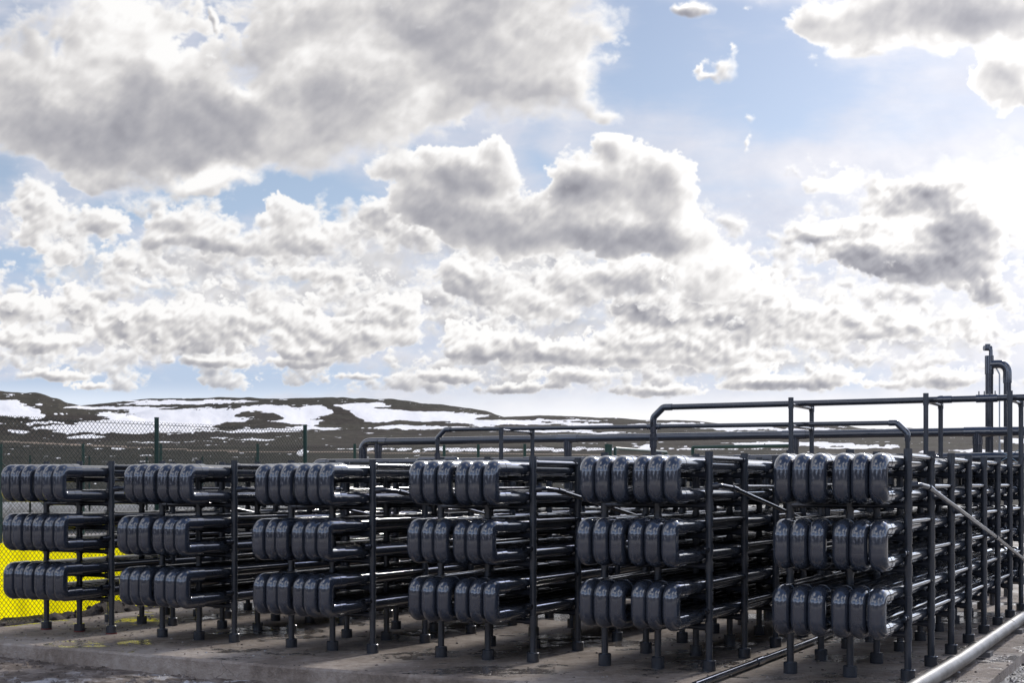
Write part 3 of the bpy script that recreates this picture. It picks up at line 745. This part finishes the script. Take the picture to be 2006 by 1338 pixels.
# one U-bend: fitting at the front, two straight runs, fitting at the back
T_FRONT, T_BACK = -.629, 6.82
def bend_mesh(sign):
    """two elbows and the short upright between them, with socket ends"""
    mb = MB(); L = .235
    path = fillet([(0, L, ZU - ZL), (0, 0, ZU - ZL), (0, 0, 0), (0, L, 0)], .062, 8)
    n = len(path); mb.tube(path, R_FIT, 24)
    for z in (0, ZU - ZL):
        mb.tube([(0, L - .085, z), (0, L + .004, z)], R_FIT + .0022, 24)
    for z in (.066, ZU - ZL - .066): mb.tube([(0, 0, z - .002), (0, 0, z + .002)], R_FIT + .0008, 24, cap=False)
    me = mb.mesh('bend_fitting', M_FIT)
    return me
ME_BEND = bend_mesh(1)
def run_mesh():
    mb = MB()
    mb.tube([(0, T_FRONT + .15, 0), (0, T_BACK - .15, 0)], R_PIPE, 24)
    for t in (1.9, 4.4): mb.tube([(0, t, 0), (0, t + .14, 0)], R_PIPE + .005, 24)
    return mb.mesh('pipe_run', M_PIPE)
ME_RUN = run_mesh()
TIERS = ['top', 'middle', 'bottom']
SHIFT = {1: (0, .01, .03), 2: (.03, -.04, -.03), 3: (.03, -.01, .0), 4: (.02, -.02, .01), 5: (.02, -.05, -.01), 6: (.0, -.03, -.06)}
SIDE = {1: 'leftmost rack', 2: 'second rack from the left', 3: 'third rack from the left', 4: 'fourth rack from the left', 5: 'fifth rack, second from the right', 6: 'rightmost rack'}
def build_coil(b, k):
    p = world(U6 - (6 - b) * PITCH + OL[b], V6 + OT[b], OZ[b] + ZL - k * TIER)
    root = thing('pipe_coil', '%s tier of six grey U-bend pipes carried by the %s' % (TIERS[k], SIDE[b]), 'pipe coil', p, -TH, 'tiers of U-bend pipes lying on the racks')
    rnd = random.Random(b * 10 + k)
    for i, u in enumerate(LOOP_U):
        dt = SHIFT[b][k] + rnd.uniform(-.008, .008); x = u - W_R + rnd.uniform(-.002, .002)
        lp = link('pipe_loop', None, root, (x, dt, 0)) if False else None
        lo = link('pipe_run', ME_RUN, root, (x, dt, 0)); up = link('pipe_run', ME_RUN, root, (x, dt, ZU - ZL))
        fo = link('bend_fitting', ME_BEND, root, (x + rnd.uniform(-.004, .004), T_FRONT + dt + rnd.uniform(-.012, .012), rnd.uniform(-.003, .003)), rnd.uniform(-.018, .018)); fo.rotation_euler.x = rnd.uniform(-.006, .006)
        e = link('bend_fitting', ME_BEND, root, (x, T_BACK + dt, 0), math.pi)
for b in range(1, 7):
    build_rack(b)
    for k in range(3): build_coil(b, k)

# ---------------------------------------------------------------- overhead and header pipes
def L3(u, v, z): return world(u, v, z)
V_OV = V6 + 6.5 * SP - .12
def elbow(mb, pts, r, seg=16): mb.tube(pts, r, seg)
# slim pipe on the frames
uL, uR = ray(857, V_OV), ray(1778, V_OV)
zL, zR = 2.318, 2.285
t = thing('overhead_pipe', 'slim dark pipe carried over the racks, bent down at both ends, under the thicker one', 'pipe', world(uL, V_OV, 0), -TH)
mb = MB(); path = [(0, 0, 1.93), (0, 0, zL - .12), (.13, 0, zL), (uR - uL - .13, 0, zR), (uR - uL, 0, zR - .13), (uR - uL, 0, 1.86)]
mb.tube(fillet(path, .04, 3), .0285, 16); link('pipe_run', mb.mesh('pipe_run', M_PIPE), t)
for a, bq in ((1, 2), (3, 4)):
    mb = MB(); A, B = Vector(path[a]), Vector(path[bq]); d0 = (Vector(path[a - 1]) - A).normalized(); d1 = (Vector(path[bq + 1]) - B).normalized()
    mb.tube(fillet([A + d0 * .09, A, B, B + d1 * .09], .05, 4), .0365, 16); link('bend', mb.mesh('bend', M_FIT), t)
for x, z in ((0, 1.90), (uR - uL, 1.86)):
    mb = MB(); q = .33 if x == 0 else .36
    mb.tube(fillet([(x - q, 0, z - .10), (x - q, 0, z), (x + q, 0, z), (x + q, 0, z - .10)], .06, 4), .034, 14)
    mb.tube([(x, 0, z), (x, 0, z + .09)], .042, 14)
    link('branch_tee', mb.mesh('branch_tee', M_FIT), t)
# thicker upper pipe
uA = ray(1281, V_OV); uB = ray(2150, V_OV); V_UP = V_OV - .02; z = 2.549
t = thing('overhead_pipe', 'highest horizontal dark pipe, turning down beside the slim one and running off to the right', 'pipe', world(uA, V_UP, 0), -TH)
mb = MB(); ln = uB - uA
path = [(0, 0, 1.84), (0, 0, z - .13), (.14, 0, z), (ln, 0, z)]
mb.tube(fillet(path, .05, 4), .0375, 18)
us_ = ray(1838, V_OV) - uA; link('pipe_run', mb.mesh('pipe_run', M_PIPE), t)
mb = MB(); mb.tube(fillet([(0, 0, z - .25), (0, 0, z - .13), (.14, 0, z), (.26, 0, z)], .07, 5), .044, 18); link('bend', mb.mesh('bend', M_FIT), t)
mb = MB(); mb.tube([(0, 0, 2.02), (0, 0, 2.14)], .048, 18); mb.tube([(0, 0, 2.12), (0, 0, 2.155)], .062, 8); mb.tube([(0, 0, 2.155), (0, 0, 2.21)], .046, 18)
link('union_joint', mb.mesh('union_joint', M_FIT), t)
mb = MB(); mb.tube([(-.09, .03, 2.30), (.09, .03, 2.30)], .040, 18); mb.tube([(0, 0, 2.22), (0, 0, 2.38)], .044, 18); link('cross_fitting', mb.mesh('cross_fitting', M_FIT), t)
mb = MB(); mb.tube([(us_, 0, z), (us_ + .16, 0, z)], .044, 18); mb.tube([(us_ + .02, 0, z), (us_ + .06, 0, z)], .049, 18); link('sleeve_joint', mb.mesh('sleeve_joint', M_FIT), t)
uc = ray(1934, V_OV) - uA
mb = MB(); mb.tube([(uc - .12, 0, z), (uc + .12, 0, z)], .047, 18)
for k in range(4): mb.tube([(uc - .09 + .06 * k, 0, z), (uc - .09 + .06 * k, 0, z + .085)], .007, 8)
link('bolted_clamp', mb.mesh('bolted_clamp', M_FIT), t)
# large manifold behind
V_BIG, zB = 18.75, 2.238
u0, u1 = ray(711, V_BIG), ray(2160, V_BIG)
t = thing('manifold_pipe', 'thick horizontal manifold pipe behind the racks with several downpipes', 'pipe', world(u0, V_BIG, 0), -TH)
mb = MB(); mb.tube(fillet([(0, 0, .3), (0, 0, zB), (u1 - u0, 0, zB)], .12, 7), .062, 22); mb.tube([(-.02, 0, .3), (u1 - u0, 0, .3)], .062, 18); link('pipe_run', mb.mesh('pipe_run', M_PIPE), t)
mb = MB(); mb.tube(fillet([(0, 0, zB - .28), (0, 0, zB), (.34, 0, zB)], .13, 8), .069, 22); link('bend', mb.mesh('bend', M_FIT), t)
for x in (741, 1112.5, 1556, 1915):
    q = ray(x, V_BIG) - u0
    mb = MB(); mb.tube([(q, 0, zB), (q, 0, .3)], .060, 18); link('downpipe', mb.mesh('downpipe', M_PIPE), t)
    mb = MB(); mb.tube([(q - .17, 0, zB), (q + .17, 0, zB)], .069, 22); mb.tube([(q, 0, zB - .17), (q, 0, zB)], .067, 18); link('tee', mb.mesh('tee', M_FIT), t)
for x in range(0, 9): 
    q = .6 + x * 1.25
    if q < u1 - u0: mb = MB(); mb.box((q - .1, -.1, -.1), (q + .1, .1, .25)); link('support_block', mb.mesh('support_block', M_BLOCK), t)
# lower header, just above the pipes
V_H, zH = 17.93, 1.888
u0, u1 = ray(612, V_H) + .06, ray(2160, V_H)
t = thing('header_pipe', 'low horizontal header pipe lying just above the back ends of the racks', 'pipe', world(u0, V_H, 0), -TH)
mb = MB(); mb.tube(fillet([(0, 0, .05), (0, 0, zH), (u1 - u0, 0, zH)], .09, 6), .058, 22); link('pipe_run', mb.mesh('pipe_run', M_PIPE), t)
mb = MB(); mb.tube(fillet([(0, 0, zH - .22), (0, 0, zH), (.24, 0, zH)], .10, 7), .0635, 22); link('bend', mb.mesh('bend', M_FIT), t)
for b in range(1, 7):
    q = U6 - (6 - b) * PITCH - .45 - u0
    if q > .3: mb = MB(); mb.tube([(q, 0, zH), (q, 0, .03)], .036, 14); mb.tube([(q - .11, 0, zH), (q + .11, 0, zH)], .0635, 22); link('downpipe', mb.mesh('downpipe', M_PIPE), t)
mb = MB(); q = ray(1976, V_H) - u0; a = .07
mb.tube([(q - .10, -.07, zH + .08), (q + .02, -.10, zH + .01), (q + .12, -.07, zH - .07)], .004, 6); mb.tube([(q + .13, -.07, zH + .09), (q + .02, -.105, zH + .01), (q - .08, -.07, zH - .05)], .004, 6)
link('wire_tie', mb.mesh('wire_tie', M_TIE), t)
# vent stack
V_S = 19.35; ua, ub = ray(1938, V_S), ray(1973.5, V_S)
mdepth = lambda x, v: v / (CS + (x - W_PX / 2) / F_PX * SN)
zpx = lambda y, Y: EYE + (HORIZON - y) * Y / F_PX
YS = mdepth(1938, V_S); w = ub - ua
t = thing('vent_stack', 'tall upright twin vent pipe with a small valve on top, at the far right', 'vent pipe', world(ua, V_S, 0), -TH)
zt, zc = zpx(697, YS), zpx(714, YS)
mb = MB(); mb.tube([(0, 0, -.3), (0, 0, zt - .02)], .053, 20); link('pipe_run', mb.mesh('pipe_run', M_PIPE), t)
mb = MB(); mb.tube([(0, 0, zpx(733, YS)), (0, 0, zt)], .060, 20); mb.tube(fillet([(0, 0, zc), (w, 0, zc), (w, 0, zc - .26)], .11, 8), .058, 20); link('return_bend', mb.mesh('return_bend', M_FIT), t)
mb = MB(); mb.tube([(w, 0, zc - .2), (w, 0, -.3)], .050, 20); link('pipe_run', mb.mesh('pipe_run', M_PIPE), t)
mb = MB(); mb.tube([(.02, 0, zt - .01), (.02, 0, zpx(686, YS)), (-.01, 0, zpx(683, YS)), (-.03, 0, zpx(679, YS))], .028, 14); mb.tube([(-.065, -.03, zpx(682, YS)), (.02, .03, zpx(682, YS))], .036, 14)
mb.tube([(-.02, 0, zpx(681, YS)), (-.02, 0, zpx(674, YS))], .036, 14); link('valve', mb.mesh('valve', M_FIT), t)
t = tag(link('conduit', None, None, world(ray(1958, 19.2), 19.2, 0), -TH), 'thin pale metal conduit standing between the two vent pipes', 'conduit')
mb = MB(); Yc = mdepth(1958, 19.2); mb.tube(fillet([(0, 0, -.3), (0, 0, zpx(733, Yc)), (-.03, 0, zpx(724, Yc)), (-.05, .08, zpx(721, Yc))], .03, 3), .010, 10); link('tube', mb.mesh('tube', M_STEEL), t)
mb = MB(); mb.tube([(0, 0, zpx(893, Yc)), (0, 0, zpx(868, Yc))], .018, 10); link('coupling', mb.mesh('coupling', M_STEEL), t)

# ---------------------------------------------------------------- pipes on the ground
t = thing('ground_pipe', 'slim black shiny pipe lying on the slab between the two rightmost racks', 'pipe', world(-3.50, 9.56, slab_z(-3.5)), -TH)
mb = MB(); mb.tube([(0, 0, .035), (.02, 2.5, .04), (.0, 7.0, .04)], .030, 14); link('pipe_run', mb.mesh('pipe_run', M_BAR), t)
mb = MB(); mb.tube([(.012, 1.45, .038), (.013, 1.6, .039)], .036, 14); link('sleeve_joint', mb.mesh('sleeve_joint', M_FIT), t)
t = thing('clad_pipe', 'pale metal clad pipe lying along the right edge of the slab', 'pipe', world(-1.93, 8.9, .0), -TH)
mb = MB(); mb.tube([(0, 0, .125), (0, .9, .13), (.02, 2.5, .125), (0, 6, .125), (0, 10, .125)], .060, 26)
link('pipe_run', mb.mesh('pipe_run', M_CLAD), t)
mb = MB()
for y in (1.05, 1.38, 2.3, 3.35, 4.4, 5.5, 6.6, 7.8): mb.tube([(.0, y, .128), (.0, y + .02, .128)], .0625, 26)
link('seam_band', mb.mesh('seam_band', M_CLAD), t)
for y in (1.62, 3.7, 5.8, 8.0):
    mb = MB(); mb.box((-.07, y - .09, -.02), (.09, y + .09, .07)); link('support_block', mb.mesh('support_block', M_BLOCK), t)

# ---------------------------------------------------------------- fences
def fence(name, label, pts, z0, z1, r_post, cell, r_wire, braces=(), post_h=.05):
    """pts: posts in world x, y; mesh hung between them"""
    root = thing(name, label, 'fence', (pts[0][0], pts[0][1], z0))
    o = Vector((pts[0][0], pts[0][1], z0))
    for x, y in pts:
        mb = MB(); mb.tube([(0, 0, -.1), (0, 0, z1 - z0 + post_h)], r_post, 12); mb.tube([(0, 0, z1 - z0 + post_h), (0, 0, z1 - z0 + post_h + .015)], r_post * 1.08, 12)
        link('post', mb.mesh('post', M_GREEN), root, Vector((x, y, z0)) - o)
    for (a, bq) in braces:
        mb = MB(); mb.tube([Vector(a) - o, Vector(bq) - o], r_post * .55, 10); link('brace', mb.mesh('brace', M_GREEN), root)
    mb = MB()
    for (xa, ya), (xb, yb) in zip(pts, pts[1:]):
        A, B = Vector((xa, ya, z0)) - o, Vector((xb, yb, z0)) - o; d = (B - A); L = d.length; d.normalize(); H = z1 - z0
        n = int(L / cell); off = d.cross(Vector((0, 0, 1))) * r_wire * .5
        k = -int(H / cell) - 1; hw = 1.15      # cells a little taller than wide
        while k * cell < L:
            for sgn in (1, -1):
                s0, s1 = k * cell, k * cell + H / hw
                h0, h1 = 0.0, H
                if s0 < 0: h0 = -s0 * hw; s0 = 0
                if s1 > L: h1 = H - (s1 - L) * hw; s1 = L
                if s1 > s0:
                    if sgn < 0: h0, h1 = H - h0, H - h1
                    up = Vector((0, 0, 1))
                    mb.tube([A + d * s0 + up * h0 + off * sgn, A + d * s1 + up * h1 + off * sgn], r_wire, 4, cap=False)
            k += 1
        for h in (.02, H * .5, H - .04): mb.tube([A + Vector((0, 0, h)), B + Vector((0, 0, h))], r_wire * 1.1, 5)
    link('wire_mesh', mb.mesh('wire_mesh', M_WIRE), root)
    return root
P0, P1 = Vector((-6.37, 16.9)), Vector((-3.23, 21.2))
fp = [P0 + (P1 - P0) * q for q in (-1.717, -1.174, -.63, -.087, .457, 1.0)]
fence('chain_link_fence', 'nearest green chain link fence, tall posts rising above the racks at left', [(p.x, p.y) for p in fp], -.28, 2.41, .032, .062, .0032)
bx = lambda x, Y: (x - W_PX / 2) / F_PX * Y
xs = [-820, -650, -490, -325, -160, 2, 163, 315, 505, 695, 870, 937, 1028, 1190]
fence('chain_link_fence', 'green chain link fence crossing the yard behind the racks, with low posts', [(bx(x, 37), 37) for x in xs], .0, 2.56, .040, .075, .0030,
      braces=[((bx(4, 37), 37, 2.1), (bx(100, 38), 38.5, .55))])
xs = list(range(-876, 560, 103))
fence('chain_link_fence', 'farthest green chain link fence, short thin posts over the brown field', [(bx(x, 60), 60 + .01 * x) for x in xs], .0, 2.72, .045, .12, .0040)
def gate(label, a, bq, zt):
    root = thing('field_gate', label, 'gate', (a[0], a[1], 0), 0, 'green tube gate leaves')
    d = Vector((bq[0] - a[0], bq[1] - a[1], 0))
    mb = MB(); mb.tube(fillet([(0, 0, .15), (0, 0, zt), tuple(d) [:2] + (zt,), tuple(d)[:2] + (.15,), (0, 0, .15)], .03, 3), .045, 10)
    link('frame', mb.mesh('frame', M_GREEN), root)
    mb = MB(); mb.tube([d * .98 + Vector((0, 0, zt - .05)), d * .72 + Vector((0, 0, .4))], .035, 8); link('brace', mb.mesh('brace', M_GREEN), root)
    mb = MB(); L = d.length; dn = d.normalized(); c = .09; k = -int(zt / c)
    while k * c < L:
        for sgn in (1, -1):
            s0, s1, h0, h1 = k * c, k * c + zt, .15, zt
            if s0 < 0: h0 -= s0; s0 = 0
            if s1 > L: h1 -= s1 - L; s1 = L
            if s1 > s0 and h1 > h0:
                if sgn < 0: h0, h1 = zt + .15 - h0, zt + .15 - h1
                mb.tube([dn * s0 + Vector((0, .004 * sgn, h0)), dn * s1 + Vector((0, .004 * sgn, h1))], .003, 4, cap=False)
        k += 1
    link('wire_mesh', mb.mesh('wire_mesh', M_WIRE), root)
gate('left green gate leaf standing open behind the fourth rack', (bx(1205, 37), 37), (bx(1305, 41.5), 41.5), 2.50)
gate('right and longer green gate leaf seen behind the fifth rack', (bx(1357, 35.8), 35.8), (bx(1552, 34.3), 34.3), 2.50)
mb = MB(); mb.tube([(0, 0, -.3), (0, 0, 2.55)], .10, 12); mb.tube([(0, 0, 2.55), (0, 0, 2.60)], .112, 12)
t = tag(link('gate_post', mb.mesh('gate_post', M_GREEN), None, (bx(1192, 36.8), 36.8, 0)), 'stout green gate post beside the left gate leaf', 'gate post')

# ---------------------------------------------------------------- yellow sheeting behind the near fence
def build_sheet():
    n = 160; m = 26; q0, q1 = -2.0, .98
    off = Vector((-(P1 - P0).y, (P1 - P0).x)).normalized() * .35
    vs = []
    for i in range(n + 1):
        q = q0 + (q1 - q0) * i / n; a_ = i / n; p = Vector((-11.7, 18.1)).lerp(Vector((-4.9, 19.1)), a_)
        for j in range(m + 1):
            h = j / m
            wv = .035 * math.sin(q * 34 + 1.3 * math.sin(h * 3)) * (1 - .5 * h) + .02 * zwave(q * 10, h * 3, 1.0, 5)
            pp = p + off.normalized() * wv
            vs.append((pp.x, pp.y, -.5 + h * (1.22 + .05 * zwave(q * 8, 0, 1, 2) - .06 * max(q, -.5))))
    mb = MB(); mb.add(vs, [(i * (m + 1) + j, (i + 1) * (m + 1) + j, (i + 1) * (m + 1) + j + 1, i * (m + 1) + j + 1) for i in range(n) for j in range(m)])
    o = link('yellow_sheet', mb.mesh('yellow_sheet', M_YELLOW, 80))
    sol = o.modifiers.new('thickness', 'SOLIDIFY'); sol.thickness = .004
    tag(o, 'bright yellow plastic sheeting strung low behind the nearest chain link fence', 'sheeting')
build_sheet()

# ---------------------------------------------------------------- loose stones
def stones(name, n, area, zf, s0, s1, seed, mat):
    rnd = random.Random(seed); mb = MB()
    ico = bmesh.new(); bmesh.ops.create_icosphere(ico, subdivisions=1, radius=1); iv = [v.co.copy() for v in ico.verts]; fi = [[v.index for v in f.verts] for f in ico.faces]; ico.free()
    for _ in range(n):
        u, v = area(rnd); s = s0 + (s1 - s0) * rnd.random() ** 3
        c = world(u, v, zf(u, v)); M = Matrix.Rotation(rnd.random() * 6, 3, 'Z') @ Matrix.Rotation(rnd.random() * 6, 3, 'X')
        mb.add([c + M @ Vector((p.x * s * rnd.uniform(.8, 1.2), p.y * s * rnd.uniform(.7, 1.1), p.z * s * rnd.uniform(.5, .8))) for p in iv], fi)
    return struct(name, mb.mesh(name, mat, 30), 'stuff')
def a_slab(r):
    while True:
        u, v = r.uniform(SL_U0, SL_U1), r.uniform(SL_V0, 15)
        if r.random() < (1.0 if u < -10 else .45): return u, v
stones('grit', 2600, a_slab, lambda u, v: slab_z(u), .003, .018, 3, M_MUD)
stones('clods', 900, lambda r: (r.uniform(-13, -11.86), r.uniform(9.8, 20)), near_z, .01, .07, 5, M_SOIL)
stones('gravel', 2600, lambda r: (r.uniform(-1.6, .6), r.uniform(9.0, 16)), lambda u, v: -.045, .008, .03, 6, M_GRAVEL)
stones('rubble', 1100, lambda r: (r.uniform(-14, -7), r.uniform(8.0, 9.46)), near_z, .006, .045, 8, M_MUD)
